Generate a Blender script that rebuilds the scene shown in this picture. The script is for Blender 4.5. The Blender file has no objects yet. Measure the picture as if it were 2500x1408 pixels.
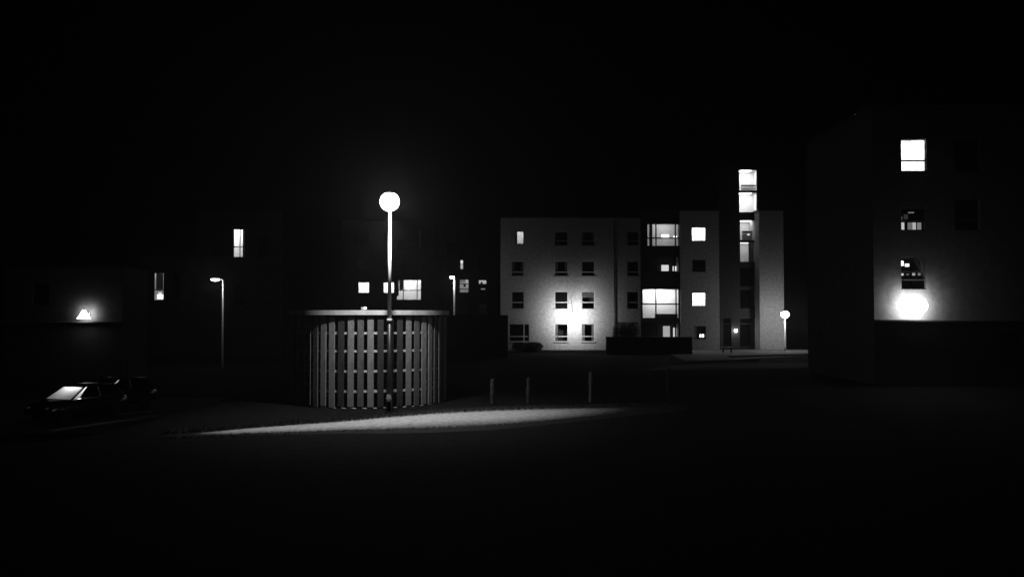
import bpy, bmesh, math, random
from mathutils import Vector, Matrix
R = math.radians
random.seed(7)
S = bpy.context.scene
C = S.collection

# ---------------------------------------------------------------- camera
CAM_H, FPX = 3.1, 2165.0
PITCH = math.atan(66.0 / FPX)
cam = bpy.data.cameras.new('camera')
cam.sensor_width = 36.0
cam.lens = 36.0 * FPX / 2500.0
cam.clip_end = 2000
cam_o = bpy.data.objects.new('camera', cam)
C.objects.link(cam_o)
cam_o.location = (0, 0, CAM_H)
cam_o.rotation_euler = (R(90) + PITCH, 0, 0)
S.camera = cam_o

# ---------------------------------------------------------------- night sky, exposure
w = bpy.data.worlds.new('World')
S.world = w
w.use_nodes = True
wn = w.node_tree.nodes
bg = wn['Background']
bg.inputs['Color'].default_value = (1, 1, 1, 1)
bg.inputs['Strength'].default_value = 0.00003
S.view_settings.view_transform = 'Standard'
S.view_settings.look = 'None'
S.view_settings.exposure = 0
S.view_settings.gamma = 1
S.cycles.use_denoising = True
S.cycles.max_bounces = 6
S.cycles.sample_clamp_indirect = 3.0

# lamp powers (watts)
P_MAIN, P_WALL, P_FLOOD, P_FLOOD2, P_ARM = 950, 840, 850, 170, 85


def at(x, y, D):
    """world point on the depth plane Y = D seen at photo pixel (x, y)"""
    u, v = (x - 1250) / FPX, (704 - y) / FPX
    cp, sp = math.cos(PITCH), math.sin(PITCH)
    dy, dz = cp - v * sp, sp + v * cp
    k = D / dy
    return Vector((u * k, D, CAM_H + dz * k))


def smooth(a, b, t):
    t = max(0.0, min(1.0, (t - a) / (b - a)))
    return t * t * (3 - 2 * t)


def gz(x, y):
    """height of the ground: flat, falling to a lower car park on the left"""
    return -1.3 * smooth(10.0, 15.5, -x) * smooth(20, 27, y)


# ---------------------------------------------------------------- materials
def principled(name, val, rough=0.8, metal=0.0, spec=0.3, noise=None, bump=0.0, scale=8.0, detail=6.0):
    m = bpy.data.materials.new(name)
    m.use_nodes = True
    nt = m.node_tree
    b = nt.nodes['Principled BSDF']
    b.inputs['Base Color'].default_value = (val, val, val, 1)
    b.inputs['Roughness'].default_value = rough
    b.inputs['Metallic'].default_value = metal
    b.inputs['Specular IOR Level'].default_value = spec
    if noise or bump:
        tc = nt.nodes.new('ShaderNodeTexCoord')
        nz = nt.nodes.new('ShaderNodeTexNoise')
        nz.inputs['Scale'].default_value = scale
        nz.inputs['Detail'].default_value = detail
        nz.inputs['Roughness'].default_value = 0.65
        nt.links.new(tc.outputs['Object'], nz.inputs['Vector'])
        if noise:
            cr = nt.nodes.new('ShaderNodeValToRGB')
            lo, hi = val * (1 - noise), val * (1 + noise)
            cr.color_ramp.elements[0].position = 0.3
            cr.color_ramp.elements[0].color = (lo, lo, lo, 1)
            cr.color_ramp.elements[1].position = 0.7
            cr.color_ramp.elements[1].color = (hi, hi, hi, 1)
            nt.links.new(nz.outputs['Fac'], cr.inputs['Fac'])
            nt.links.new(cr.outputs['Color'], b.inputs['Base Color'])
        if bump:
            n2 = nt.nodes.new('ShaderNodeTexNoise')
            n2.inputs['Scale'].default_value = scale * 6
            n2.inputs['Detail'].default_value = 3
            nt.links.new(tc.outputs['Object'], n2.inputs['Vector'])
            bp = nt.nodes.new('ShaderNodeBump')
            bp.inputs['Strength'].default_value = bump
            bp.inputs['Distance'].default_value = 0.03
            nt.links.new(n2.outputs['Fac'], bp.inputs['Height'])
            nt.links.new(bp.outputs['Normal'], b.inputs['Normal'])
    return m


def emitter(name, strength):
    m = bpy.data.materials.new(name)
    m.use_nodes = True
    nt = m.node_tree
    nt.nodes.clear()
    o = nt.nodes.new('ShaderNodeOutputMaterial')
    e = nt.nodes.new('ShaderNodeEmission')
    e.inputs['Strength'].default_value = strength
    nt.links.new(e.outputs[0], o.inputs['Surface'])
    return m


def clear_glass():
    m = bpy.data.materials.new('window_glass')
    m.use_nodes = True
    nt = m.node_tree
    nt.nodes.clear()
    o = nt.nodes.new('ShaderNodeOutputMaterial')
    mx = nt.nodes.new('ShaderNodeMixShader')
    t = nt.nodes.new('ShaderNodeBsdfTransparent')
    g = nt.nodes.new('ShaderNodeBsdfGlossy')
    g.inputs['Roughness'].default_value = 0.03
    mx.inputs[0].default_value = 0.07
    nt.links.new(t.outputs[0], mx.inputs[1])
    nt.links.new(g.outputs[0], mx.inputs[2])
    nt.links.new(mx.outputs[0], o.inputs['Surface'])
    return m


def misted_glass():
    m = bpy.data.materials.new('misted_glass')
    m.use_nodes = True
    nt = m.node_tree
    nt.nodes.clear()
    o = nt.nodes.new('ShaderNodeOutputMaterial')
    mx = nt.nodes.new('ShaderNodeMixShader')
    t = nt.nodes.new('ShaderNodeBsdfTranslucent')
    t.inputs['Color'].default_value = (.8, .8, .8, 1)
    g = nt.nodes.new('ShaderNodeBsdfGlossy')
    g.inputs['Roughness'].default_value = 0.1
    mx.inputs[0].default_value = 0.08
    nt.links.new(t.outputs[0], mx.inputs[1])
    nt.links.new(g.outputs[0], mx.inputs[2])
    nt.links.new(mx.outputs[0], o.inputs['Surface'])
    return m


M = dict(
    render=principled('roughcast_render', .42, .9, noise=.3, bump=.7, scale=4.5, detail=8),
    brick=principled('dark_brick', .06, .85, noise=.3, bump=.4, scale=3),
    cladding=principled('dark_cladding', .035, .6, noise=.25, scale=2),
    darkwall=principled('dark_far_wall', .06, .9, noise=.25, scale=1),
    coping=principled('coping_stone', .16, .85, noise=.2, bump=.3, scale=4),
    roof=principled('roof_felt', .03, .9, noise=.2, scale=2),
    frame=principled('window_frame', .5, .5, noise=.05, scale=3),
    darkframe=principled('dark_window_frame', .03, .45, noise=.1, scale=3),
    glass=clear_glass(),
    darkglass=principled('dark_window_glass', .006, .06, spec=.5, noise=.2, scale=.7),
    misted=misted_glass(),
    room=principled('room_plaster', .75, .9, noise=.05, scale=1.5),
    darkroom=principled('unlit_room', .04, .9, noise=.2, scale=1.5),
    fabric=principled('curtain_fabric', .3, .9, noise=.25, scale=6),
    blind=principled('blind_slats', .55, .7, noise=.1, scale=6),
    pole=principled('galvanised_pole', .55, .45, metal=.0, noise=.12, scale=9),
    darkmetal=principled('dark_metal', .04, .4, metal=.6, noise=.2, scale=9),
    palewood=principled('pale_weathered_timber', .22, .8, noise=.3, bump=.5, scale=5),
    midwood=principled('weathered_timber', .11, .8, noise=.3, bump=.5, scale=5),
    darkwood=principled('dark_weathered_timber', .04, .8, noise=.35, bump=.5, scale=5),
    fascia=principled('fascia_board', .55, .7, noise=.2, bump=.2, scale=4),
    pale=principled('pale_plate', .6, .5, noise=.05, scale=5),
    path=principled('worn_paving', .56, .9, noise=.3, bump=1.0, scale=5),
    paving=principled('forecourt_paving', .15, .9, noise=.3, bump=.5, scale=2),
    asphalt=principled('asphalt', .02, .9, noise=.3, bump=.4, scale=4),
    grassland=principled('dark_grass', .010, 1.0, spec=.05, noise=.5, bump=.8, scale=2.5),
    blade=principled('grass_blade', .06, .8, spec=.15, noise=.3, scale=30),
    leaf=principled('hedge_leaf', .05, .7, spec=.2, noise=.3, scale=9),
    rail=principled('pale_rail_timber', .6, .7, noise=.1, bump=.2, scale=5),
    kerb=principled('kerb_stone', .4, .85, noise=.2, bump=.4, scale=5),
    paint=principled('car_paint', .012, .25, spec=.6, noise=.05, scale=1),
    rubber=principled('tyre_rubber', .015, .9, noise=.2, scale=12),
    chrome=principled('bright_metal', .6, .2, metal=1.0, noise=.05, scale=8),
)
EM = {}


def glow_glass(strength):
    """lamp glass: glows itself and lets the light of the lamp inside through"""
    k = ('glass', strength)
    if k not in EM:
        m = emitter('lamp_glass', strength)
        nt = m.node_tree
        e = next(n for n in nt.nodes if n.type == 'EMISSION')
        o = next(n for n in nt.nodes if n.type == 'OUTPUT_MATERIAL')
        t = nt.nodes.new('ShaderNodeBsdfTransparent')
        a = nt.nodes.new('ShaderNodeAddShader')
        nt.links.new(e.outputs[0], a.inputs[0])
        nt.links.new(t.outputs[0], a.inputs[1])
        nt.links.new(a.outputs[0], o.inputs['Surface'])
        EM[k] = m
    return EM[k]


def em(s):
    k = round(s, 2)
    if k not in EM:
        EM[k] = emitter('lamp_light', k)
    return EM[k]


# ---------------------------------------------------------------- mesh helpers
class MB:
    def __init__(self):
        self.b = bmesh.new()

    def box(self, x0, x1, y0, y1, z0, z1, bevel=0):
        vs = [self.b.verts.new(p) for p in ((x0, y0, z0), (x1, y0, z0), (x1, y1, z0), (x0, y1, z0), (x0, y0, z1), (x1, y0, z1), (x1, y1, z1), (x0, y1, z1))]
        fs = [self.b.faces.new([vs[i] for i in q]) for q in ((3, 2, 1, 0), (4, 5, 6, 7), (0, 1, 5, 4), (1, 2, 6, 5), (2, 3, 7, 6), (3, 0, 4, 7))]
        if bevel:
            es = list({e for f in fs for e in f.edges})
            bmesh.ops.bevel(self.b, geom=es, offset=bevel, segments=2, affect='EDGES', profile=.5)
        return self

    def quad(self, *ps):
        self.b.faces.new([self.b.verts.new(p) for p in ps])
        return self

    def lathe(self, prof, n=20, c=(0, 0, 0)):
        rings = []
        for r, z in prof:
            if r < 1e-5:
                rings.append([self.b.verts.new((c[0], c[1], c[2] + z))])
            else:
                rings.append([self.b.verts.new((c[0] + r * math.cos(2 * math.pi * i / n), c[1] + r * math.sin(2 * math.pi * i / n), c[2] + z)) for i in range(n)])
        for a, b in zip(rings, rings[1:]):
            for i in range(n):
                j = (i + 1) % n
                q = [a[i % len(a)], a[j % len(a)], b[j % len(b)], b[i % len(b)]]
                u = []
                for v in q:
                    if v not in u:
                        u.append(v)
                if len(u) > 2:
                    try:
                        self.b.faces.new(u)
                    except ValueError:
                        pass
        for ring, flip in ((rings[0], True), (rings[-1], False)):
            if len(ring) > 2:
                self.b.faces.new(ring[::-1] if flip else ring)
        return self

    def tube(self, pts, r, n=10):
        pts = [Vector(p) for p in pts]
        rs = r if isinstance(r, (list, tuple)) else [r] * len(pts)
        rings = []
        for i, p in enumerate(pts):
            d = (pts[min(i + 1, len(pts) - 1)] - pts[max(i - 1, 0)]).normalized()
            a = d.orthogonal().normalized() if abs(d.z) < .99 else Vector((1, 0, 0))
            if abs(d.z) < .99:
                a = d.cross(Vector((0, 0, 1))).normalized()
            b = d.cross(a)
            rings.append([self.b.verts.new(p + (a * math.cos(2 * math.pi * k / n) + b * math.sin(2 * math.pi * k / n)) * rs[i]) for k in range(n)])
        for a, b in zip(rings, rings[1:]):
            for i in range(n):
                j = (i + 1) % n
                self.b.faces.new((a[i], a[j], b[j], b[i]))
        self.b.faces.new(rings[0][::-1])
        self.b.faces.new(rings[-1])
        return self

    def build(self, name, mat, parent=None, smooth_=False, loc=None):
        bmesh.ops.recalc_face_normals(self.b, faces=self.b.faces[:])
        me = bpy.data.meshes.new(name)
        self.b.to_mesh(me)
        self.b.free()
        me.materials.append(mat)
        if smooth_:
            for p in me.polygons:
                p.use_smooth = True
        o = bpy.data.objects.new(name, me)
        C.objects.link(o)
        if parent:
            o.parent = parent
        if loc:
            o.location = loc
        return o


def tag(o, label, cat, group=None):
    o['label'] = label
    o['category'] = cat
    if group:
        o['group'] = group
    return o


def thing(name, label, cat, loc=(0, 0, 0), rz=0, group=None):
    o = bpy.data.objects.new(name, None)
    C.objects.link(o)
    o.location = loc
    o.rotation_euler = (0, 0, rz)
    o.empty_display_size = .3
    return tag(o, label, cat, group)


def structure(o):
    o['kind'] = 'structure'
    return o


def copy_tree(o, parent=None):
    c = o.copy()
    C.objects.link(c)
    if parent:
        c.parent = parent
    for ch in list(o.children):
        copy_tree(ch, c)
    return c


def lamp(parent, loc, watts, radius=.1, spot=None, tilt=(0, 0, 0), blend=.5):
    d = bpy.data.lights.new('lamp_glow', 'SPOT' if spot else 'POINT')
    d.energy = watts
    d.shadow_soft_size = radius
    if spot:
        d.spot_size = R(spot)
        d.spot_blend = blend
    o = bpy.data.objects.new('lamp_glow', d)
    C.objects.link(o)
    o.parent = parent
    o.location = loc
    o.rotation_euler = tilt
    return o


# ---------------------------------------------------------------- buildings
class Building:
    """A root at the foot of the facade.  Facade coordinates are metres: X to the right, Y into the building, Z up."""

    def __init__(self, name, label, cx, D, cat='building'):
        p = at(cx, 770, D)
        self.o = Vector((p.x, D, 0))
        self.D = D
        self.root = thing(name, label, cat, self.o)

    def px(self, x, y, back=0.0):
        q = at(x, y, self.D + back)
        return q.x - self.o.x, q.z

    def section(self, x0, x1, ytop, wins, mat, back=0.0, depth=9.0, reveal=.14, name='wall', zbot=-1.6, coping=True):
        """one stretch of wall with real openings; wins are dicts with px rectangles"""
        X0, ZT = self.px(x0, ytop, back)
        X1, _ = self.px(x1, ytop, back)
        Z0 = zbot
        holes = []
        for wd in wins:
            a, t = self.px(wd['r'][0], wd['r'][1], back)
            b, s = self.px(wd['r'][2], wd['r'][3], back)
            holes.append((a, s, b, t))
        xs = sorted({X0, X1} | {h[0] for h in holes} | {h[2] for h in holes})
        zs = sorted({Z0, ZT} | {h[1] for h in holes} | {h[3] for h in holes})
        mb = MB()
        bm = mb.b
        V = {}

        def v(x, y, z):
            k = (round(x, 4), round(y, 4), round(z, 4))
            if k not in V:
                V[k] = bm.verts.new((x, y, z))
            return V[k]

        def inside(x, z):
            return any(h[0] < x < h[2] and h[1] < z < h[3] for h in holes)
        for i in range(len(xs) - 1):
            for j in range(len(zs) - 1):
                xa, xb, za, zb = xs[i], xs[i + 1], zs[j], zs[j + 1]
                if inside((xa + xb) / 2, (za + zb) / 2):
                    continue
                bm.faces.new((v(xa, back, za), v(xb, back, za), v(xb, back, zb), v(xa, back, zb)))
        yb = back + reveal
        for (a, s, b, t) in holes:
            cx = [x for x in xs if a - 1e-6 <= x <= b + 1e-6]
            cz = [z for z in zs if s - 1e-6 <= z <= t + 1e-6]
            for p, q in zip(cx, cx[1:]):
                bm.faces.new((v(p, back, s), v(q, back, s), v(q, yb, s), v(p, yb, s)))
                bm.faces.new((v(p, back, t), v(p, yb, t), v(q, yb, t), v(q, back, t)))
            for p, q in zip(cz, cz[1:]):
                bm.faces.new((v(a, back, p), v(a, yb, p), v(a, yb, q), v(a, back, q)))
                bm.faces.new((v(b, back, p), v(b, back, q), v(b, yb, q), v(b, yb, p)))
        ye = back + depth
        for p, q in zip(zs, zs[1:]):
            bm.faces.new((v(X0, back, p), v(X0, back, q), v(X0, ye, q), v(X0, ye, p)))
            bm.faces.new((v(X1, back, p), v(X1, ye, p), v(X1, ye, q), v(X1, back, q)))
        bm.faces.new([bm.verts.new(p) for p in ((X0, ye, Z0), (X0, ye, ZT), (X1, ye, ZT), (X1, ye, Z0))])
        for p, q in zip(xs, xs[1:]):
            bm.faces.new((v(p, back, ZT), v(q, back, ZT), bm.verts.new((q, ye, ZT)), bm.verts.new((p, ye, ZT))))
        me_mat = mat
        # keep face winding as built (open holes make recalculation unsafe)
        me = bpy.data.meshes.new(name)
        bm.to_mesh(me)
        bm.free()
        me.materials.append(me_mat)
        wall = bpy.data.objects.new(name, me)
        C.objects.link(wall)
        wall.parent = self.root
        if coping:
            MB().box(X0 - .06, X1 + .06, back - .07, ye + .05, ZT + .003, ZT + .16, .015).build('roof', M['roof'], self.root)
        for wd, h in zip(wins, holes):
            self.window(h, back, reveal, wd)
        return X0, X1, ZT

    def window(self, h, back, reveal, wd):
        a, s, b, t = h
        D = self.D
        fm = M[wd.get('frame', 'frame')]
        ft = wd.get('ft', .055)
        y0, y1 = back + reveal * .55, back + reveal - .002
        e = .002
        mb = MB()
        mb.box(a + e, b - e, y0, y1, s + e, s + ft)
        mb.box(a + e, b - e, y0, y1, t - ft, t - e)
        mb.box(a + e, a + ft, y0, y1, s + ft, t - ft)
        mb.box(b - ft, b - e, y0, y1, s + ft, t - ft)
        hb = [self.px(0, y, back)[1] for y in wd.get('h', [])]
        vb = [self.px(x, 0, back)[0] for x in wd.get('v', [])]
        bt = wd.get('bt', .035)
        cuts = [s + ft] + [z for z in sorted(hb)] + [t - ft]
        for z in hb:
            mb.box(a + ft, b - ft, y0 + .004, y1, z - bt, z + bt)
        for x in vb:
            for p, q in zip(cuts, cuts[1:]):
                mb.box(x - bt, x + bt, y0 + .008, y1, p + (bt if p != cuts[0] else 0), q - (bt if q != cuts[-1] else 0))
        if wd.get('sill', True):
            mb2 = MB().box(a - .06, b + .06, back - .07, back + reveal * .5, s - .06, s + .012)
        win = mb.build('window', fm, self.root)
        if wd.get('sill', True):
            mb2.build('sill', M[wd.get('sillmat', 'kerb')], win)
        lit = wd.get('lit')
        yg = (y0 + y1) / 2
        gl = MB().box(a + ft, b - ft, yg - .004, yg + .004, s + ft, t - ft).build('pane', M['glass'] if (lit or wd.get('spots')) else M['darkglass'], win)
        if not lit and not wd.get('spots'):
            return win
        # a real room behind the pane
        m = .35
        mz = wd.get('mz', .35)
        yr0, yr1 = back + reveal + .002, back + reveal + wd.get('deep', 1.8)
        rx0, rx1, rz0, rz1 = a - m * wd.get('mx', .5), b + m * wd.get('mx', .5), s - mz, t + mz
        mb = MB()
        mb.quad((rx0, yr1, rz0), (rx1, yr1, rz0), (rx1, yr1, rz1), (rx0, yr1, rz1))
        mb.quad((rx0, yr0, rz0), (rx0, yr1, rz0), (rx0, yr1, rz1), (rx0, yr0, rz1))
        mb.quad((rx1, yr0, rz0), (rx1, yr0, rz1), (rx1, yr1, rz1), (rx1, yr1, rz0))
        mb.quad((rx0, yr0, rz0), (rx1, yr0, rz0), (rx1, yr1, rz0), (rx0, yr1, rz0))
        mb.quad((rx0, yr0, rz1), (rx0, yr1, rz1), (rx1, yr1, rz1), (rx1, yr0, rz1))
        # front strips beside the opening close the box
        mb.quad((rx0, yr0, rz0), (a, yr0, rz0), (a, yr0, rz1), (rx0, yr0, rz1))
        mb.quad((b, yr0, rz0), (rx1, yr0, rz0), (rx1, yr0, rz1), (b, yr0, rz1))
        mb.quad((a, yr0, rz0), (b, yr0, rz0), (b, yr0, s), (a, yr0, s))
        mb.quad((a, yr0, t), (b, yr0, t), (b, yr0, rz1), (a, yr0, rz1))
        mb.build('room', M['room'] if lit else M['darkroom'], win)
        if lit:
            dx, dy, dz = rx1 - rx0, yr1 - yr0, rz1 - rz0
            A = 2 * (dx * dy + dy * dz + dx * dz)
            lx, ly = dx * .5, dy * .4
            al, hole = .75, (b - a) * (t - s)
            esc = (A * (1 - al) + hole * al) / A
            st = lit * esc * A / (al * lx * ly)
            cx = (rx0 + rx1) / 2 + dx * wd.get('shift', 0)
            MB().quad((cx - lx / 2, yr0 + dy * .35, rz1 - .03), (cx - lx / 2, yr0 + dy * .75, rz1 - .03), (cx + lx / 2, yr0 + dy * .75, rz1 - .03), (cx + lx / 2, yr0 + dy * .35, rz1 - .03)).build('ceiling_lamp', em(st), win)
        for (nm, x0, yt, x1, yb_, dep, val) in wd.get('spots', []):
            p, zt = self.px(x0, yt, back)
            q, zb = self.px(x1, yb_, back)
            yy = back + reveal + dep
            mat = em(val) if isinstance(val, float) else M[val]  # a number makes the part itself glow: room light put into it
            if nm == 'curtain':
                n = 12
                bmc = MB()
                prev = None
                for i in range(n * 2 + 1):
                    x = p + (q - p) * i / (2 * n)
                    y = yy + .03 * math.sin(i * math.pi / 1.7)
                    if prev:
                        bmc.quad((prev[0], prev[1], zb), (x, y, zb), (x, y, zt), (prev[0], prev[1], zt))
                    prev = (x, y)
                bmc.build(nm, mat, win)
            elif nm == 'blind':
                bmc = MB()
                n = max(3, int((zt - zb) / .09))
                for i in range(n):
                    z = zb + (zt - zb) * (i + .5) / n
                    hh = (zt - zb) / n * .36
                    bmc.quad((p, yy - .02, z - hh), (q, yy - .02, z - hh), (q, yy + .02, z + hh), (p, yy + .02, z + hh))
                bmc.build(nm, mat, win)
            else:
                MB().box(p, q, yy, yy + .05, zb, zt, .01).build(nm, mat, win)
        return win


def W(x0, y0, x1, y1, **k):
    d = dict(r=(x0, y0, x1, y1))
    d.update(k)
    return d


# ---------------------------------------------------------------- ground
def ground_mesh():
    mb = MB()
    xs = [-300, -200, -120, -70, -45, -35, -28, -24, -21, -18] + [-16 + i for i in range(0, 17)] + [4, 8, 14, 22, 35, 60, 120, 200, 300]
    ys = [-60, -20, 0, 8, 12, 16, 19] + list(range(20, 42)) + [46, 52, 60, 70, 80, 95, 120, 180, 300, 600]
    g = [[mb.b.verts.new((x, y, gz(x, y))) for x in xs] for y in ys]
    for j in range(len(ys) - 1):
        for i in range(len(xs) - 1):
            mb.b.faces.new((g[j][i], g[j][i + 1], g[j + 1][i + 1], g[j + 1][i]))
    return mb


structure(ground_mesh().build('ground', M['grassland'], smooth_=True))


def ground_at(x, y):
    """point of the flat ground seen at a photo pixel"""
    u, v = (x - 1250) / FPX, (704 - y) / FPX
    cp, sp = math.cos(PITCH), math.sin(PITCH)
    dy, dz = cp - v * sp, sp + v * cp
    k = -CAM_H / dz
    return Vector((u * k, dy * k, 0))


# the lit path: a worn paved path, its outline cut to the lamp's pool of light
top_e = [(400, 1062), (520, 1054), (620, 1045), (720, 1038), (830, 1030), (940, 1020), (1050, 1011), (1200, 1003), (1320, 999), (1450, 996), (1560, 993), (1680, 989)]
bot_e = [(400, 1066), (520, 1062), (620, 1058), (720, 1055), (830, 1051), (940, 1048), (1050, 1044), (1200, 1037), (1320, 1028), (1450, 1017), (1560, 1008), (1680, 999)]
TE = [ground_at(*p) for p in top_e]
BE = [ground_at(*p) for p in bot_e]


def path_points(E, n=8):
    out = []
    for a, b in zip(E, E[1:]):
        for i in range(n):
            out.append(a.lerp(b, i / n))
    out.append(E[-1])
    return out


TP, BP = path_points(TE), path_points(BE)
mb = MB()
rows = []
wear_and_falloff = mb.b.verts.layers.float.new('wear')          # 1 on the trodden middle, 0 at grassy edges and at the ends, where lamp falloff is painted
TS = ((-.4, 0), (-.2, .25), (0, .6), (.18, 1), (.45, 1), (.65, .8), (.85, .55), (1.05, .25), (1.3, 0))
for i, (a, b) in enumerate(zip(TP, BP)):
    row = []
    ends = smooth(0, 14, i) * smooth(0, 30, len(TP) - 1 - i)  # lamp falloff painted in: paving colour darkens to grass at both ends
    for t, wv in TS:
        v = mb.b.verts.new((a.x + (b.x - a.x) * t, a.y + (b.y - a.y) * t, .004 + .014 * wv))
        v[wear_and_falloff] = wv * ends
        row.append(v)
    rows.append(row)
for r0, r1 in zip(rows, rows[1:]):
    for k in range(len(TS) - 1):
        mb.b.faces.new((r0[k], r0[k + 1], r1[k + 1], r1[k]))


def worn_falloff_path():
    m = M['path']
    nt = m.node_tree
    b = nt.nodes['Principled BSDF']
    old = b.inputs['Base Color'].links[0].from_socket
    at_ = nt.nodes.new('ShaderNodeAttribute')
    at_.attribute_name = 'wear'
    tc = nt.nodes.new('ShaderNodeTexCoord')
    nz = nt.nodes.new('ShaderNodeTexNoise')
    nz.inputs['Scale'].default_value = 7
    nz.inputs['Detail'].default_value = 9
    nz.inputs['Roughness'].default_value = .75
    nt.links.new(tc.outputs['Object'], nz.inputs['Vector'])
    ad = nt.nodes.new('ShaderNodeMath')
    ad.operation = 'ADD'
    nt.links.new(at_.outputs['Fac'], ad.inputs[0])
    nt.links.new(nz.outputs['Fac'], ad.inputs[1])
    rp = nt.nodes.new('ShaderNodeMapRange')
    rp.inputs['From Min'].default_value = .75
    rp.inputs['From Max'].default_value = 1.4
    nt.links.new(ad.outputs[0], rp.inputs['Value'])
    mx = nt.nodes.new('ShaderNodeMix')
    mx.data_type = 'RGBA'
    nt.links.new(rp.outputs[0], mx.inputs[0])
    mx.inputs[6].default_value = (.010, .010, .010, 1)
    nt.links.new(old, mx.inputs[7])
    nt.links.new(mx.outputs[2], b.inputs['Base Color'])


worn_falloff_path()
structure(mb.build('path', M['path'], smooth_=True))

# rough grass along both verges of the path
mb = MB()


def blades(mb, p, n, spread, hgt, side):
    for _ in range(n):
        x = p.x + random.uniform(-.16, .16)
        y = p.y + side * abs(random.gauss(0, spread)) - side * .05
        a = random.uniform(0, 6.28)
        h = hgt * random.uniform(.4, 1.3)
        wd = random.uniform(.006, .012)
        lx, ly = random.gauss(0, h * .4), random.gauss(0, h * .4)
        z = gz(x, y)
        b = [mb.b.verts.new(q) for q in ((x - wd * math.cos(a), y - wd * math.sin(a), z), (x + wd * math.cos(a), y + wd * math.sin(a), z), (x + lx, y + ly, z + h))]
        mb.b.faces.new(b)


for p in TP:
    blades(mb, p, 60, .4, .12, 1)
for p in BP:
    blades(mb, p, 22, .3, .05, -1)
g = mb.build('verge_grass', M['blade'])
g['kind'] = 'stuff'
tag(g, 'rough grass growing along both verges of the lit path', 'grass')

# forecourt in front of the stair tower, with kerbs
fc = [ground_at(*p) for p in ((1672, 880), (1790, 878), (1925, 869), (1990, 866), (1990, 853), (1600, 853), (1640, 866))]
mb = MB()
mb.b.faces.new([mb.b.verts.new((p.x, p.y, .006)) for p in fc])
structure(mb.build('pavement', M['paving']))


def strip(pts, wid, z0, z1, name, mat):
    mb = MB()
    rows = []
    for i, p in enumerate(pts):
        d = (pts[min(i + 1, len(pts) - 1)] - pts[max(0, i - 1)]).normalized()
        n = Vector((-d.y, d.x, 0)) * wid / 2
        g0 = gz(p.x, p.y)
        rows.append([mb.b.verts.new((p + n * sgn) + Vector((0, 0, g0 + z))) for sgn, z in ((-1, z0), (-1, z1), (1, z1), (1, z0))])
    for a, b in zip(rows, rows[1:]):
        for k in range(3):
            mb.b.faces.new((a[k], b[k], b[k + 1], a[k + 1]))
    mb.b.faces.new(rows[0])
    mb.b.faces.new(rows[-1][::-1])
    return structure(mb.build(name, mat))


def gpts(*ps):
    return [ground_at(*p) for p in ps]


strip(gpts((1225, 858.6), (1330, 858.6), (1450, 858.6), (1580, 858.6), (1640, 860)), .35, 0, .14, 'kerb', M['kerb'])
strip(gpts((1640, 885), (1790, 882), (1850, 880)), .2, 0, .12, 'kerb', M['kerb'])
strip(gpts((1780, 872), (1900, 868), (1990, 866)), .15, 0.007, .11, 'kerb', M['kerb'])
rd = gpts((1560, 905), (1700, 903), (1900, 899), (2100, 890), (2100, 884), (1850, 886), (1640, 891))
mb = MB()
mb.b.faces.new([mb.b.verts.new((p.x, p.y, .006)) for p in rd])
structure(mb.build('road', M['asphalt']))
strip(gpts((1600, 900), (1700, 898), (1790, 897), (1860, 896)), .45, .007, .013, 'road_marking', M['paving'])
mb = MB()
for i, (x0, x1) in enumerate(((-32, -26), (-26, -20), (-20, -14.8))):
    mb.quad((x0, 33, gz(x0, 33) + .006), (x1, 33, gz(x1, 33) + .006), (x1, 47, gz(x1, 47) + .006), (x0, 47, gz(x0, 47) + .006))
structure(mb.build('car_park', M['asphalt']))

# ---------------------------------------------------------------- centre block with the wall lamp
A = Building('apartment_building', 'pale rendered four storey block lit by the big lamp on its wall', 1394, 78)
cw = []
for (y0, y1, ht) in ((565, 600, 588), (637, 674, 664), (711, 754, 738), (790, 834, 821)):
    for x0, x1 in ((1249, 1279), (1354, 1387), (1420, 1452), (1531, 1560)):
        if y0 == 790 and x0 == 1249:
            cw.append(W(1243, 790, 1292, 834, h=[821], v=[1279]))
        elif y0 == 565 and x0 == 1249:
            cw.append(W(1258, 564, 1279, 596, lit=.55, frame='darkframe', sill=False, spots=[('curtain', 1257, 562, 1263, 600, .1, 'fabric')]))
        elif y0 == 790 and x0 == 1531:
            continue
        else:
            d = W(x0, y0, x1, y1, h=[ht])
            cu = [('curtain', x0 + 1, y0, x0 + 8, y1, .06, 'fabric'), ('curtain', x1 - 7, y0, x1 - 1, y1, .06, 'fabric')]
            pick_ = (x0 * 7 + y0) % 5
            if pick_ == 0:
                d['spots'] = cu
            elif pick_ == 1:
                d['spots'] = [('blind', x0 + 1, y0, x1 - 1, y0 + 15, .05, 'fabric')]
            elif pick_ == 3:
                d['spots'] = cu[:1]
            cw.append(d)
X0, X1, ZT = A.section(1222, 1563, 532, cw, M['render'])
# downpipe and plinth
xp, _ = A.px(1500, 700)
dp = MB()
dp.tube([(xp, -.1, 0), (xp, -.1, ZT - .3)], .05)
dp.build('downpipe', M['darkmetal'], A.root)
MB().box(X0 + .02, X1 - .1, -.03, -.003, 0, .12).build('plinth', M['coping'], A.root)


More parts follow.
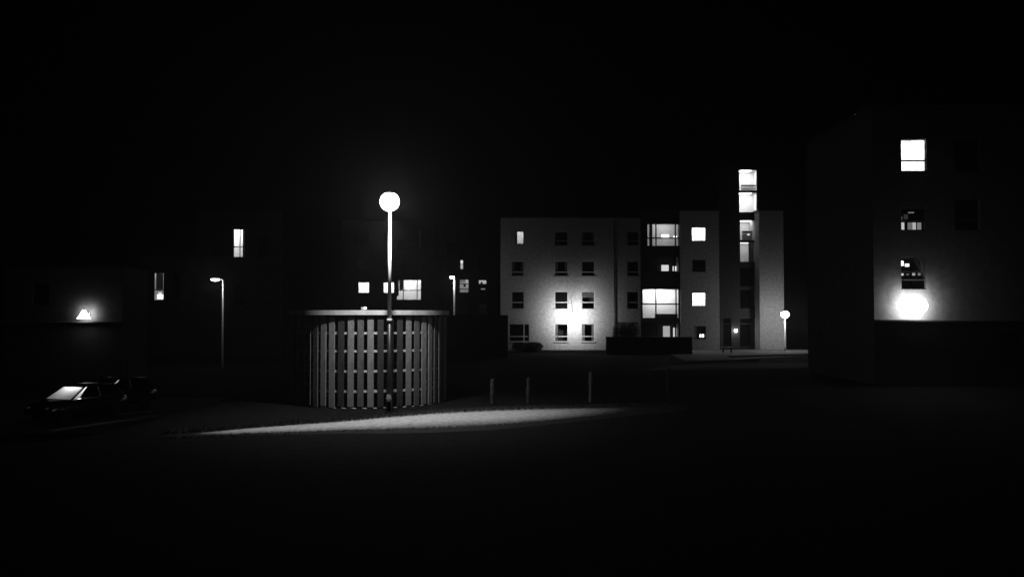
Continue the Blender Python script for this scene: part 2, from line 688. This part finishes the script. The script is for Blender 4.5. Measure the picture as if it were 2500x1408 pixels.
def wall_lamp(name, label, p, wall_y, off, r, es, watts=0, cone=170, tilt=0, group=None, wedge=False):
    """bulkhead lamp on a bracket; p is the lamp centre"""
    t = thing(name, label, 'lamp', (p.x, wall_y, p.z), 0, group)
    MB().box(-.12, .12, -.05, -.004, -.14, .14, .01).build('back_plate', M['darkmetal'], t)
    if off > 1:
        MB().tube([(0, -.02, 1.5), (0, -off * .5, r * .98 + .55), (0, -off * .9, r)], .018).build('stay', M['darkmetal'], t)
    MB().tube([(0, -.05, .05), (0, -off * .6, .16), (0, -off, r * .98)], .025).build('bracket', M['darkmetal'], t)
    prof = [(0.0, -r)] + [(r * math.cos(q), r * math.sin(q)) for q in [R(a) for a in range(-75, 61, 15)]]
    if wedge:
        prof = [(0, -r * .75), (r * .97, -r * .75), (r, -r * .7), (r * .62, -r * .15), (r * .3, r * .5), (r * .2, r * .62)]  # glowing glass takes the triangular outline of the light pool on the wall
    MB().lathe(prof, 24, (0, -off, 0)).build('diffuser', glow_glass(es), t, True)
    if watts:
        lamp(t, (0, -off, 0), watts, r * .4, spot=cone, tilt=(R(90 + tilt), 0, 0), blend=1.0)
    if not wedge:
        MB().lathe([(r * .5, r * .87 + .004), (r * .52, r * .93), (r * .2, r * 1.0), (0, r * 1.01)], 20, (0, -off, 0)).build('cap', M['darkmetal'], t, True)
    return t


wall_lamp('wall_lamp', 'glaring bracket lamp on the pale wall between two window columns', at(1400, 772, 75), 78, 2.25, .42, 3, P_WALL, 158, 0)

# ---------------------------------------------------------------- tower block with bay windows and stair core
B = Building('apartment_building', 'tall block with wide bay windows and a stack of lit stair windows', 1740, 81)
dk = dict(frame='darkframe', sill=False, ft=.05, bt=.06)
bay = [
    W(1568, 546, 1658, 601, h=[581], v=[1599, 1646], lit=.28, shift=.1, **dk, spots=[
        ('lampshade', 1620, 570, 1638, 577, .9, 3.0), ('lampshade', 1648, 574, 1657, 578, .7, 2.0),
        ('curtain', 1566, 540, 1582, 608, .12, 'darkwood'), ('curtain', 1586, 540, 1594, 608, .12, 'fabric')]),
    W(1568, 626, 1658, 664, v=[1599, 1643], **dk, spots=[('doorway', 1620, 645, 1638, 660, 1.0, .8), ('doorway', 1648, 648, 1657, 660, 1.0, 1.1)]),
    W(1568, 705, 1658, 777, h=[742], v=[1598, 1647], lit=1.9, **dk, spots=[('cabinet', 1600, 766, 1656, 790, .15, 'darkwood')]),
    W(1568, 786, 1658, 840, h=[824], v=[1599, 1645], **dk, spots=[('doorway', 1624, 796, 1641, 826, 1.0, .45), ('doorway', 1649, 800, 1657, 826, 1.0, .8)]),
]
B.section(1563, 1660, 515, bay, M['cladding'], back=.25)
sq = dict(frame='darkframe', sill=False, ft=.03)
tow = [
    W(1689, 555, 1723, 588, lit=3.0, **sq),
    W(1690, 634, 1723, 664, frame='darkframe', h=[655], sill=False),
    W(1690, 714, 1723, 747, lit=3.0, **sq),
    W(1695, 796, 1724, 828, frame='darkframe', v=[1708], sill=False, spots=[('lampshade', 1711, 816, 1721, 823, .3, 4.0), ('curtain', 1693, 792, 1702, 830, .1, 'blind')]),  # glowing box stands in for the street lamp's reflection in the pane
]
B.section(1660, 1755, 515, tow, M['render'], name='wall')
st = dict(frame='darkframe', sill=False, ft=.05, mz=.04)
core = [
    W(1804, 414, 1849, 466, lit=1.25, **st, spots=[('stair_landing', 1815, 448, 1852, 453, .7, 'fabric'), ('balustrade', 1815, 454, 1852, 470, .75, 'blind')]),
    W(1804, 469, 1849, 519, lit=1.5, **st),
    W(1806, 537, 1849, 587, lit=.48, **st, spots=[('stair_landing', 1817, 562, 1852, 567, .6, 'darkwood'), ('balustrade', 1817, 568, 1852, 590, .65, 'fabric'), ('lampshade', 1829, 570, 1835, 572, .5, 1.5)]),
    W(1806, 591, 1849, 640, lit=.3, **st, spots=[('curtain', 1830, 586, 1850, 645, .3, 'fabric')]),
    W(1806, 652, 1849, 700, **st),
    W(1806, 706, 1849, 754, **st),
    W(1765, 776, 1786, 850, h=[790], **st),
    W(1806, 776, 1849, 850, h=[790], **st),
]
B.section(1755, 1853, 396, core, M['cladding'], back=1.6, depth=7.3)
end = [W(1868, 556, 1898, 587, **sq)]
B.section(1853, 1912, 515, [], M['render'], name='wall')

t = wall_lamp('door_lamp', 'small round lamp beside the dark stair tower entrance', at(1797, 807, 82.2), 82.6, .35, .14, 16)

# low pale bench in front of the stair tower
p = ground_at(1775, 860)
bt = thing('bench', 'low bench with pale top in front of the dark stair tower', 'bench', (p.x, p.y, .006))
MB().box(-.45, .45, -.18, .18, .40, .46, .01).build('seat', M['pale'], bt)
for sx in (-.34, .34):
    MB().box(sx - .04, sx + .04, -.14, .14, 0, .399).build('leg', M['darkmetal'], bt)

# ---------------------------------------------------------------- right hand block, nearer
Cb = Building('apartment_building', 'dark block at the far right with a lamp above its ledge', 2290, 40)
cwin = [
    W(2200, 340, 2262, 418, h=[391.5], lit=2.6, frame='darkframe', sill=False, ft=.03, bt=.034, spots=[('blind', 2196, 380, 2203, 420, .08, 'darkwood')]),
    W(2200, 508, 2262, 562, h=[538], frame='darkframe', sill=False, ft=.035, bt=.03, spots=[
        ('curtain', 2205, 541, 2217, 562, .25, .62), ('curtain', 2226, 541, 2238, 562, .28, .16), ('curtain', 2238, 541, 2246, 562, .27, .5), ('curtain', 2250, 541, 2260, 562, .3, .22),  # these curtains glow themselves: room light put into them
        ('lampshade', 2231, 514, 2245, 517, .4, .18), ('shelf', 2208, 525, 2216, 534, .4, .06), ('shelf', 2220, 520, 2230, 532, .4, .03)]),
    W(2200, 628, 2262, 706, h=[663, 683], frame='darkframe', sill=False, ft=.035, bt=.02, spots=[
        ('lampshade', 2208, 635, 2219, 647, .4, 2.5), ('lampshade', 2223, 642, 2233, 649, .4, 2.5),  # reflections in the pane, built as glowing boxes
        ('lampshade', 2210, 666, 2219, 671, .4, .8), ('lampshade', 2241, 665, 2248, 671, .4, .4), ('lampshade', 2255, 665, 2261, 671, .4, .2), ('lampshade', 2226, 667, 2233, 670, .4, .15)]),
    W(2330, 340, 2392, 418, h=[391.5], frame='darkframe', sill=False), W(2330, 486, 2392, 562, h=[538], frame='darkframe', sill=False),
    W(2440, 810, 2500, 900, h=[880], frame='darkframe', sill=False),
]
a0, a1, _ = Cb.section(2128, 2620, 262, cwin, M['brick'])
xl, zl = Cb.px(2140, 780)
xr, _ = Cb.px(2340, 780)
MB().box(a0 - .02, a1 + .02, -.8, -.003, zl - .09, zl, .01).build('ledge', M['coping'], Cb.root)
t = wall_lamp('wall_lamp', 'glaring lamp just above the ledge of the dark right hand block', at(2237, 746, 39.5), 40, .75, .36, 12, P_FLOOD, 148)

# ---------------------------------------------------------------- block behind the round shed
Dd = Building('apartment_building', 'dark block behind the timber shed with square windows and a lit bay', 940, 100)
sq2 = dict(frame='darkframe', sill=False, ft=.035)
dw = [
    W(875, 689, 901, 715, lit=3.0, **sq2), W(936, 689, 962, 715, lit=3.0, **sq2),
    W(968, 683, 1028, 732, h=[708.5], v=[987, 1020.5], lit=.95, frame='darkframe', sill=False, ft=.04, bt=.05,
      spots=[('curtain', 964, 678, 973, 722, .1, 'darkwood'), ('curtain', 974, 680, 984, 707, .12, 'fabric'), ('lampshade', 989, 692, 1000, 706, .8, 2.5), ('lampshade', 1021, 684, 1026, 690, .3, 3.0)]),
]
for y in (568, 628):
    dw += [W(875, y, 901, y + 26, **sq2), W(936, y, 962, y + 26, **sq2), W(968, y - 6, 1028, y + 42, h=[y + 20], v=[987, 1020.5], frame='darkframe', sill=False)]
dw += [W(875, 748, 901, 774, **sq2), W(936, 748, 962, 774, **sq2)]
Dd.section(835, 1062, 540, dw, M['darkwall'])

# ---------------------------------------------------------------- narrow block between
E = Building('apartment_building', 'dark block with three dim windows left of the pale rendered block', 1155, 108)
ew = [
    W(1122, 634, 1132, 657, frame='darkframe', sill=False, ft=.03, spots=[('curtain', 1124, 635, 1130, 643, .2, .9), ('curtain', 1124, 644, 1130, 656, .2, .5)]),  # these curtains glow themselves: room light put into them
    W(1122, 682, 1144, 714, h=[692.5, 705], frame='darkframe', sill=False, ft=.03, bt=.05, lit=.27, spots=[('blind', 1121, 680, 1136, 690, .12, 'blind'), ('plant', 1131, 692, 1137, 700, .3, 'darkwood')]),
    W(1167, 683, 1188, 708, h=[694], frame='darkframe', sill=False, ft=.03, bt=.05, spots=[('curtain', 1169, 684, 1187, 688, .2, .5), ('curtain', 1178, 688, 1187, 692.5, .2, .45), ('lampshade', 1169, 688, 1173, 692.5, .25, .35), ('shelf', 1174, 704, 1184, 706, .3, .3)]),  # these curtains glow themselves: room light put into them
    W(1122, 742, 1144, 768, frame='darkframe', sill=False), W(1167, 634, 1188, 657, frame='darkframe', sill=False), W(1167, 742, 1188, 768, frame='darkframe', sill=False),
]
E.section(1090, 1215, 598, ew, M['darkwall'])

# ---------------------------------------------------------------- left blocks
F = Building('apartment_building', 'dark block with one tall bright window behind the left arm lamp', 590, 95)
fw = [W(570, 559, 598, 628, h=[602.5], v=[591], frame='darkframe', sill=False, ft=.05, bt=.05, lit=1.8, spots=[('curtain', 591, 555, 600, 632, .12, 'fabric')]),
      W(570, 690, 598, 745, h=[725], frame='darkframe', sill=False), W(520, 580, 545, 626, frame='darkframe', sill=False), W(630, 580, 655, 626, frame='darkframe', sill=False)]
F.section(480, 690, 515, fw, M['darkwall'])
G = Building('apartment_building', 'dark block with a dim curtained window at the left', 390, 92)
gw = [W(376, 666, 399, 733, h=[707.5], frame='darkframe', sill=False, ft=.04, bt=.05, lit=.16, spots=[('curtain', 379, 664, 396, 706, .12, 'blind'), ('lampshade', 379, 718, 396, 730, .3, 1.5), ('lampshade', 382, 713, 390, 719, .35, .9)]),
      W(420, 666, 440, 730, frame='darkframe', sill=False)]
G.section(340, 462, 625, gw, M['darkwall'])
H = Building('apartment_building', 'low dark building at the left with a lamp sitting on its ledge', 200, 58)
hw = [W(80, 690, 120, 745, frame='darkframe', sill=False)]
h0, h1, _ = H.section(10, 300, 655, hw, M['brick'], depth=4.0)
_, zl = H.px(0, 784)
MB().box(h0 - .02, h1 + .02, -.45, -.003, zl - .09, zl, .01).build('ledge', M['coping'], H.root)
wall_lamp('wall_lamp', 'bright lamp sitting low over the ledge of the left building', at(206, 766, 57.45), 58, .62, .42, 2.2, P_FLOOD2, 140, wedge=True)


# ---------------------------------------------------------------- street lamps
def main_lamp():
    base = at(950, 1012, 28.4)
    top = at(950, 500, 28.4)
    hz = top.z
    t = thing('street_lamp', 'tallest street lamp standing before the round timber shed', 'street lamp', (base.x, 28.4, 0))
    MB().lathe([(.066, 2.96), (.05, hz + .05), (0, hz + .06)], 18).build('pole', M['pole'], t, True)
    MB().lathe([(.11, 0), (.11, .02), (.085, .05), (.085, 1.1), (.08, 1.14), (.07, 1.17), (.068, 2.92)], 18).build('pole_sleeve', M['darkmetal'], t, True)  # lower part of the pole, darker than the upper part
    MB().lathe([(.072, 2.9), (.084, 2.905), (.084, 2.985), (.072, 2.99)], 18).build('collar', M['pale'], t, True)
    # small pale tapered plate strapped to the foot
    zt = at(950, 965, 28).z
    zb = at(950, 976, 28).z
    pl = MB()
    q = [(-.055, zt), (.055, zt), (.085, zb), (-.085, zb)]
    f = [pl.b.verts.new((x, -.125, z)) for x, z in q]
    k = [pl.b.verts.new((x, -.092, z)) for x, z in q]
    pl.b.faces.new(f)
    pl.b.faces.new(k[::-1])
    for i in range(4):
        j = (i + 1) % 4
        pl.b.faces.new((f[i], k[i], k[j], f[j]))
    plate = pl.build('plate', M['pale'], t)
    MB().box(-.06, .06, -.125, -.086, zb - .055, zb - .035).build('strap', M['pale'], plate)
    MB().tube([(0, -.03, hz - .02), (0, -.3, hz + .3), (.09, -.72, hz + .34), (.1, -.79, hz + .31)], .03).build('arm', M['pole'], t, True)
    # lantern: canopy and glowing bowl
    ly = -.8
    gr = .29
    MB().lathe([(.16, gr * .84), (.17, gr * .9), (.08, gr * 1.02), (0, gr * 1.05)], 24, (.1, ly, hz)).build('canopy', M['darkmetal'], t, True)
    MB().lathe([(0, -gr)] + [(gr * math.cos(R(q)), gr * math.sin(R(q))) for q in range(-75, 61, 15)], 28, (.1, ly, hz)).build('globe', em(95), t, True)
    lamp(t, (.1, ly, hz - gr - .1), P_MAIN, .05, spot=128, blend=.75)
    return t


main_lamp()


def arm_lamp(x, yb, D, label, arm, hl, watts, ytop=683):
    p = at(x, ytop, D)
    t = thing('street_lamp', label, 'street lamp', (p.x, D, gz(p.x, D)), 0)
    hz = p.z - gz(p.x, D)
    MB().lathe([(.1, 0), (.1, .9), (.075, 1.0), (.07, hz), (0, hz + .02)], 14).build('pole', M['pole'], t, True)
    MB().tube([(0, 0, hz - .03), (-arm * .35, -.05, hz + .04), (-arm, -.1, hz + .05)], .035).build('arm', M['pole'], t, True)
    hd = MB()
    prof = [(-hl / 2, .05), (-hl * .3, .13), (0, .15), (hl * .3, .11), (hl / 2, .04)]
    n = 14
    rings = []
    for (xx, rr) in prof:
        rings.append([hd.b.verts.new((-arm - hl * .3 + xx, -.1 + rr * 1.3 * math.cos(6.2832 * k / n), hz + .05 + rr * .75 * math.sin(6.2832 * k / n))) for k in range(n)])
    for a, b in zip(rings, rings[1:]):
        for k in range(n):
            hd.b.faces.new((a[k], a[(k + 1) % n], b[(k + 1) % n], b[k]))
    hd.b.faces.new(rings[0][::-1])
    hd.b.faces.new(rings[-1])
    hd.build('lamp_head', M['pole'], t, True)
    ln = MB().lathe([(0, -.12), (.5, -.1), (.86, -.03), (1.0, .06)], 20).build('lens', em(22), t, True, (-arm - hl * .32, -.14, hz + .0))
    ln.scale = (hl * .46, .24, 1.0)
    lamp(t, (-arm - hl * .25, -.32, hz - .28), watts, .08)
    return t


arm_lamp(545, 860, 75, 'street lamp with its bright head on an arm to the left', .35, .85, P_ARM)
arm_lamp(1109, 860, 75, 'small street lamp between the lit bay and the dim windows', .02, .45, P_ARM * .8, 677)

# post lamp by the end wall
p = at(1917, 856, 77.5)
pt = at(1917, 768, 77.5)
t = thing('post_lamp', 'short pedestrian lamp post at the end wall of the tower block', 'street lamp', (p.x, 77.5, 0))
MB().lathe([(.1, 0), (.1, .3), (.075, .34), (.06, pt.z - .18), (0, pt.z - .17)], 14).build('pole', M['pole'], t, True)
MB().lathe([(.06, -.27), (.2, -.22), (.31, -.08), (.34, .08), (.26, .22), (0, .27)], 20, (0, 0, pt.z)).build('diffuser', em(75), t, True)
MB().lathe([(.3, .275), (.3, .29), (.12, .36), (0, .37)], 20, (0, 0, pt.z + .0)).build('cap', M['darkmetal'], t, True)

# ---------------------------------------------------------------- round timber shed
SR = 2.8
sc_x = at(869, 800, 29.6).x
sc_y = 29.6 + SR
sh = thing('timber_shed', 'round slatted timber shed with pale fascia behind the tall lamp', 'shed', (sc_x, sc_y, 0))
zf1 = at(869, 757, 29.6).z
zf0 = at(869, 768.5, 29.6).z
n = 96
mb = MB()
rings = []
for (r, z) in ((SR + .02, zf0), (SR + .1, zf0), (SR + .1, zf1), (SR + .02, zf1)):
    rings.append([mb.b.verts.new((r * math.cos(6.283185 * k / n), r * math.sin(6.283185 * k / n), z)) for k in range(n)])
for a, b in zip(rings, rings[1:] + rings[:1]):
    for k in range(n):
        mb.b.faces.new((a[k], a[(k + 1) % n], b[(k + 1) % n], b[k]))
mb.build('fascia', M['fascia'], sh)
MB().lathe([(SR + .015, zf1 - .13), (SR + .015, zf1 - .03), (0, zf1 + .02)], 64).build('roof', M['roof'], sh)
dth = 0.335 / SR
first = -math.pi / 2 - math.asin((869 - 855.7) / 210)
zs1 = zf0 - .05
mats = ['palewood', 'midwood', 'palewood', 'midwood', 'palewood', 'palewood', 'darkwood', 'midwood', 'palewood']
ns = int(2 * math.pi / dth)
pick = {0: 'palewood', 1: 'midwood', 2: 'palewood', 3: 'darkwood', 4: 'darkwood', 5: 'darkwood', 6: 'palewood', 7: 'midwood', -1: 'darkwood', -2: 'palewood', -3: 'palewood', -4: 'midwood', -5: 'midwood'}  # dark slats behind the lamp pole hold its shadow in their colour
half = {}
for m in ('palewood', 'midwood', 'darkwood'):
    me = MB()
    me.box(-.105, .105, -.022, .022, .06, zs1, .006)
    o = me.build('slat', M[m], sh)
    half[m] = o
used = set()
for i in range(-(ns // 2), ns - ns // 2):
    ang = first + i * dth
    m = pick.get(i, mats[i % len(mats)])
    if m in used:
        o = half[m].copy()
        C.objects.link(o)
    else:
        o = half[m]
        used.add(m)
    rr = SR - .03
    o.location = (rr * math.cos(ang), rr * math.sin(ang), random.uniform(-.04, .015))
    o.rotation_euler = (0, random.uniform(-.003, .003), ang + math.pi / 2 + random.uniform(-.07, .07))
# ring rails behind the slats
for y in (813, 857, 906, 955, 998):
    z = at(869, y, 29.75).z
    mb = MB()
    rings = []
    for (r, dz) in ((SR - .2, -.035), (SR - .062, -.035), (SR - .062, .035), (SR - .2, .035)):
        rings.append([mb.b.verts.new((r * math.cos(6.283185 * k / n), r * math.sin(6.283185 * k / n), z + dz)) for k in range(n)])
    for a, b in zip(rings, rings[1:] + rings[:1]):
        for k in range(n):
            mb.b.faces.new((a[k], a[(k + 1) % n], b[(k + 1) % n], b[k]))
    mb.build('rail', M['rail'], sh)
for k in range(8):
    a = k * math.pi / 4 + .2
    MB().box(-.06, .06, -.06, .06, 0, zf1 - .14, .008).build('post', M['darkwood'], sh, loc=((SR - .3) * math.cos(a), (SR - .3) * math.sin(a), 0))
# small sensor lamp on the shed roof
p = at(889, 753, 30.2)
t = thing('roof_light', 'tiny bright light fitting on the roof edge of the round shed', 'lamp', (p.x, 30.2, zf1 + .003))
MB().box(-.1, .02, -.04, .04, 0, .11, .01).build('housing', M['pole'], t)
MB().lathe([(.0, -.045), (.035, -.03), (.045, 0), (.035, .03), (0, .045)], 12, (.05, -.045, .07)).build('lens', em(4), t, True)

# ---------------------------------------------------------------- timber posts in the dark
for (x, yt, yb, label) in ((1202, 925, 988, 'leftmost short timber post right of the round shed'), (1290, 922, 986, 'second short timber post beyond the lit path'),
                           (1442, 908, 982, 'knotty short post standing out brightest beyond the lit path'), (1633, 898, 972, 'rightmost short post beyond the lit path')):
    g0 = ground_at(x, yb)
    ht = at(x, yt, g0.y).z
    mb = MB()
    pr = [(.075, 0)]
    k = 14
    for i in range(1, k):
        pr.append((.07 + random.uniform(-.014, .016), ht * i / k))
    pr += [(.06, ht), (0, ht + .02)]
    mb.lathe(pr, 9)
    o = mb.build('timber_post', M['midwood' if x == 1442 else 'darkwood'], None, True, (g0.x, g0.y, 0))
    tag(o, label, 'post', 'short posts beyond the path')

# ---------------------------------------------------------------- dark outbuilding, low wall, hedges
q = Building('outbuilding', 'flat roofed dark outbuilding left of the pale rendered wall', 1160, 66, 'outbuilding')
ox0, oz = q.px(1085, 769)
ox1, _ = q.px(1240, 769)
MB().box(ox0, ox1, 0, 4, 0, oz - .3).build('wall', M['cladding'], q.root)
MB().box(ox0 - .1, ox1, -.12, 4.1, oz - .298, oz, .01).build('roof', M['darkwood'], q.root)
MB().box(ox0 + 1.2, ox0 + 2.1, -.03, -.003, 0.02, 2.0).build('door', M['darkwood'], q.root)

lw = Building('boundary_wall', 'low dark wall with coping before the bay windows', 1580, 72, 'wall')
lx0, lz = lw.px(1480, 822)
lx1, _ = lw.px(1690, 822)
MB().box(lx0, lx1, 0, .3, -.1, lz - .09).build('wall', M['brick'], lw.root)
MB().box(lx0 - .03, lx1 + .03, -.04, .34, lz - .088, lz, .01).build('coping', M['cladding'], lw.root)


def bush(x0, x1, ytop, D, label, seed, n=5200, dep=.8):
    rnd = random.Random(seed)
    a, b = at(x0, ytop, D), at(x1, ytop, D)
    cx, hw, hz = (a.x + b.x) / 2, (b.x - a.x) / 2, a.z
    t = thing('bush', label, 'bush', (cx, D, 0), 0)
    mb = MB()
    lob = [(rnd.uniform(-.75, .75) * hw, rnd.uniform(-.5, .5) * dep, rnd.uniform(.35, .7) * hz, rnd.uniform(.35, .5)) for _ in range(9)]
    for _ in range(n):
        lx, ly, lz_, lr = rnd.choice(lob)
        d = Vector((rnd.gauss(0, 1), rnd.gauss(0, 1), rnd.gauss(0, 1))).normalized() * (rnd.random() ** .4)
        c = Vector((max(-hw, min(hw, lx + d.x * lr * hw)), ly + d.y * dep * .6, max(.03, min(hz, lz_ + d.z * hz * .5))))
        u = Vector((rnd.gauss(0, 1), rnd.gauss(0, 1), rnd.gauss(0, 1))).normalized()
        v_ = u.orthogonal().normalized()
        s = rnd.uniform(.05, .1)
        mb.quad(c - u * s, c + v_ * s * .5, c + u * s, c - v_ * s * .5)
    mb.build('foliage', M['leaf'], t)
    st_ = MB()
    for k in range(5):
        st_.tube([(rnd.uniform(-.3, .3) * hw, rnd.uniform(-.1, .1), 0), (rnd.uniform(-.6, .6) * hw, rnd.uniform(-.3, .3), hz * .7)], [.035, .012], 6)
    st_.build('stems', M['darkwood'], t)


bush(1240, 1332, 836, 76, 'dark rounded bush under the ground floor window of the pale block', 3)
bush(1496, 1562, 788, 75.5, 'tall dark bush between the pale wall and the bay windows', 5)

# ---------------------------------------------------------------- parked cars


def make_car(label, loc, rz, lit):
    t = thing('parked_car', label, 'car', loc, rz, 'cars parked side by side')
    # lower body: stations along x (front = +x)
    stn = [(-2.02, .42, .72, .70), (-1.95, .30, .88, .80), (-1.5, .24, .93, .84), (-.6, .22, .93, .86), (.4, .22, .92, .86), (1.0, .24, .90, .85), (1.5, .26, .80, .82), (1.9, .30, .68, .76), (2.02, .38, .58, .66)]
    mb = MB()
    rings = []
    for (x, zb, zt, hw) in stn:
        prof = [(-hw * .9, zb), (-hw, zb + .12), (-hw, (zb + zt) / 2 + .05), (-hw * .95, zt - .05), (-hw * .86, zt), (hw * .86, zt), (hw * .95, zt - .05), (hw, (zb + zt) / 2 + .05), (hw, zb + .12), (hw * .9, zb)]
        rings.append([mb.b.verts.new((x, y, z)) for y, z in prof])
    for a, b in zip(rings, rings[1:]):
        for k in range(10):
            mb.b.faces.new((a[k], a[(k + 1) % 10], b[(k + 1) % 10], b[k]))
    mb.b.faces.new(rings[0][::-1])
    mb.b.faces.new(rings[-1])
    mb.build('body', M['paint'], t, True)
    # cabin corners
    RB, RT, FT, FB = (-1.88, .72, .90), (-1.5, .56, 1.40), (.12, .58, 1.43), (.98, .74, .90)
    MBm = (-.45, .8, .93), (-.45, .6, 1.44)
    rf = MB()
    pts = [(-1.55, .5, 1.40), (-.9, .57, 1.46), (-.3, .585, 1.47), (.16, .56, 1.42)]
    top = []
    for (x, hw, z) in pts:
        top.append([rf.b.verts.new(p_) for p_ in ((x, -hw, z - .03), (x, -hw * .7, z + .01), (x, 0, z + .02), (x, hw * .7, z + .01), (x, hw, z - .03), (x, hw * .9, z - .07), (x, -hw * .9, z - .07))])
    for a, b in zip(top, top[1:]):
        for k in range(7):
            rf.b.faces.new((a[k], a[(k + 1) % 7], b[(k + 1) % 7], b[k]))
    rf.b.faces.new(top[0][::-1])
    rf.b.faces.new(top[-1])
    rf.build('roof', M['paint'], t, True)

    def m_(p_, s):
        return (p_[0], p_[1] * s, p_[2])
    for s in (-1, 1):
        pb = MB()
        pb.tube([m_(FB, s), m_(FT, s)], .04, 8)
        pb.build('pillar', M['paint'], t)
        MB().tube([m_(MBm[0], s), m_(MBm[1], s)], .035, 8).build('pillar', M['paint'], t)
        MB().tube([m_(RB, s), m_(RT, s)], .06, 8).build('pillar', M['paint'], t)
        side = M['darkglass']
        f1 = ((.62, .75, .93), (.04, .59, 1.40), (-.42, .6, 1.42), (-.42, .79, .94))
        g1 = MB()
        g1.quad(*[m_(q_, s) for q_ in f1])
        g1.build('side_window', side, t)
        f2 = ((-.48, .79, .94), (-.48, .6, 1.42), (-1.45, .56, 1.39), (-1.75, .74, .94))
        g2 = MB()
        g2.quad(*[m_(q_, s) for q_ in f2])
        g2.build('side_window', side, t)
        f3 = ((.92, .75, .93), (.1, .59, 1.40), (.04, .59, 1.40), (.62, .75, .93))
        g3 = MB()
        g3.quad(*[m_(q_, s) for q_ in f3])
        g3.build('quarter_window', M['misted'], t)
        mr = MB()
        mr.lathe([(0, -.09), (.07, -.07), (.1, 0), (.07, .07), (0, .09)], 12)
        o = mr.build('wing_mirror', M['chrome' if s > 0 else 'paint'], t, True, (.62, s * .95, 1.0))
        o.scale = (.6, 1.1, .8)
        MB().lathe([(0, -.04), (.07, -.03), (.1, 0), (.08, .04), (0, .05)], 12).build('headlight', M['pale'], t, True, (1.93, s * .52, .62))
    g = MB()
    g.quad((.96, -.7, .92), (.96, .7, .92), (.14, .54, 1.40), (.14, -.54, 1.40))
    g.build('windscreen', M['misted' if lit > 30 else 'darkglass'], t)
    g = MB()
    g.quad((-1.86, -.68, .92), (-1.86, .68, .92), (-1.52, .5, 1.38), (-1.52, -.5, 1.38))
    g.build('rear_window', M['darkglass'], t)
    for sx in (-1.28, 1.28):
        for s in (-1, 1):
            wh = bpy.data.objects.new('wheel', None)
            C.objects.link(wh)
            wh.parent = t
            wh.location = (sx, s * .76, .31)
            wh.rotation_euler = (R(90), 0, 0)
            MB().lathe([(.2, -.1), (.29, -.1), (.31, -.06), (.31, .06), (.29, .1), (.2, .1)], 24).build('tyre', M['rubber'], wh, True)
            MB().lathe([(.0, -.07), (.06, -.08), (.195, -.05), (.195, .05), (.06, .08), (0, .07)], 10).build('rim', M['chrome'], wh)
    if lit:
        lamp(t, (-.2, 0, 1.3), lit, .06)  # added cabin lamp, makes the misted car glass glow
    return t


pc = at(190, 935, 38)
make_car('dark parked car with its windscreen glowing at the far left', (pc.x, 38, gz(pc.x, 38) + .006), R(-112), 48)
pc = at(272, 930, 42)
make_car('unlit dark parked car beside the car with the glowing windscreen', (pc.x, 42, gz(pc.x, 42) + .006), R(-116), 14)

# ---------------------------------------------------------------- thin even volume added to give the lamps their halos
hz = MB().box(-290, 290, -50, 240, -3.2, 34).build('haze', principled('mist', 0))
hz['kind'] = 'stuff'
nt = hz.data.materials[0].node_tree
nt.nodes.clear()
out = nt.nodes.new('ShaderNodeOutputMaterial')
pv = nt.nodes.new('ShaderNodeVolumePrincipled')
pv.inputs['Color'].default_value = (.9, .9, .9, 1)
pv.inputs['Density'].default_value = .0008
pv.inputs['Anisotropy'].default_value = .6
nt.links.new(pv.outputs[0], out.inputs['Volume'])
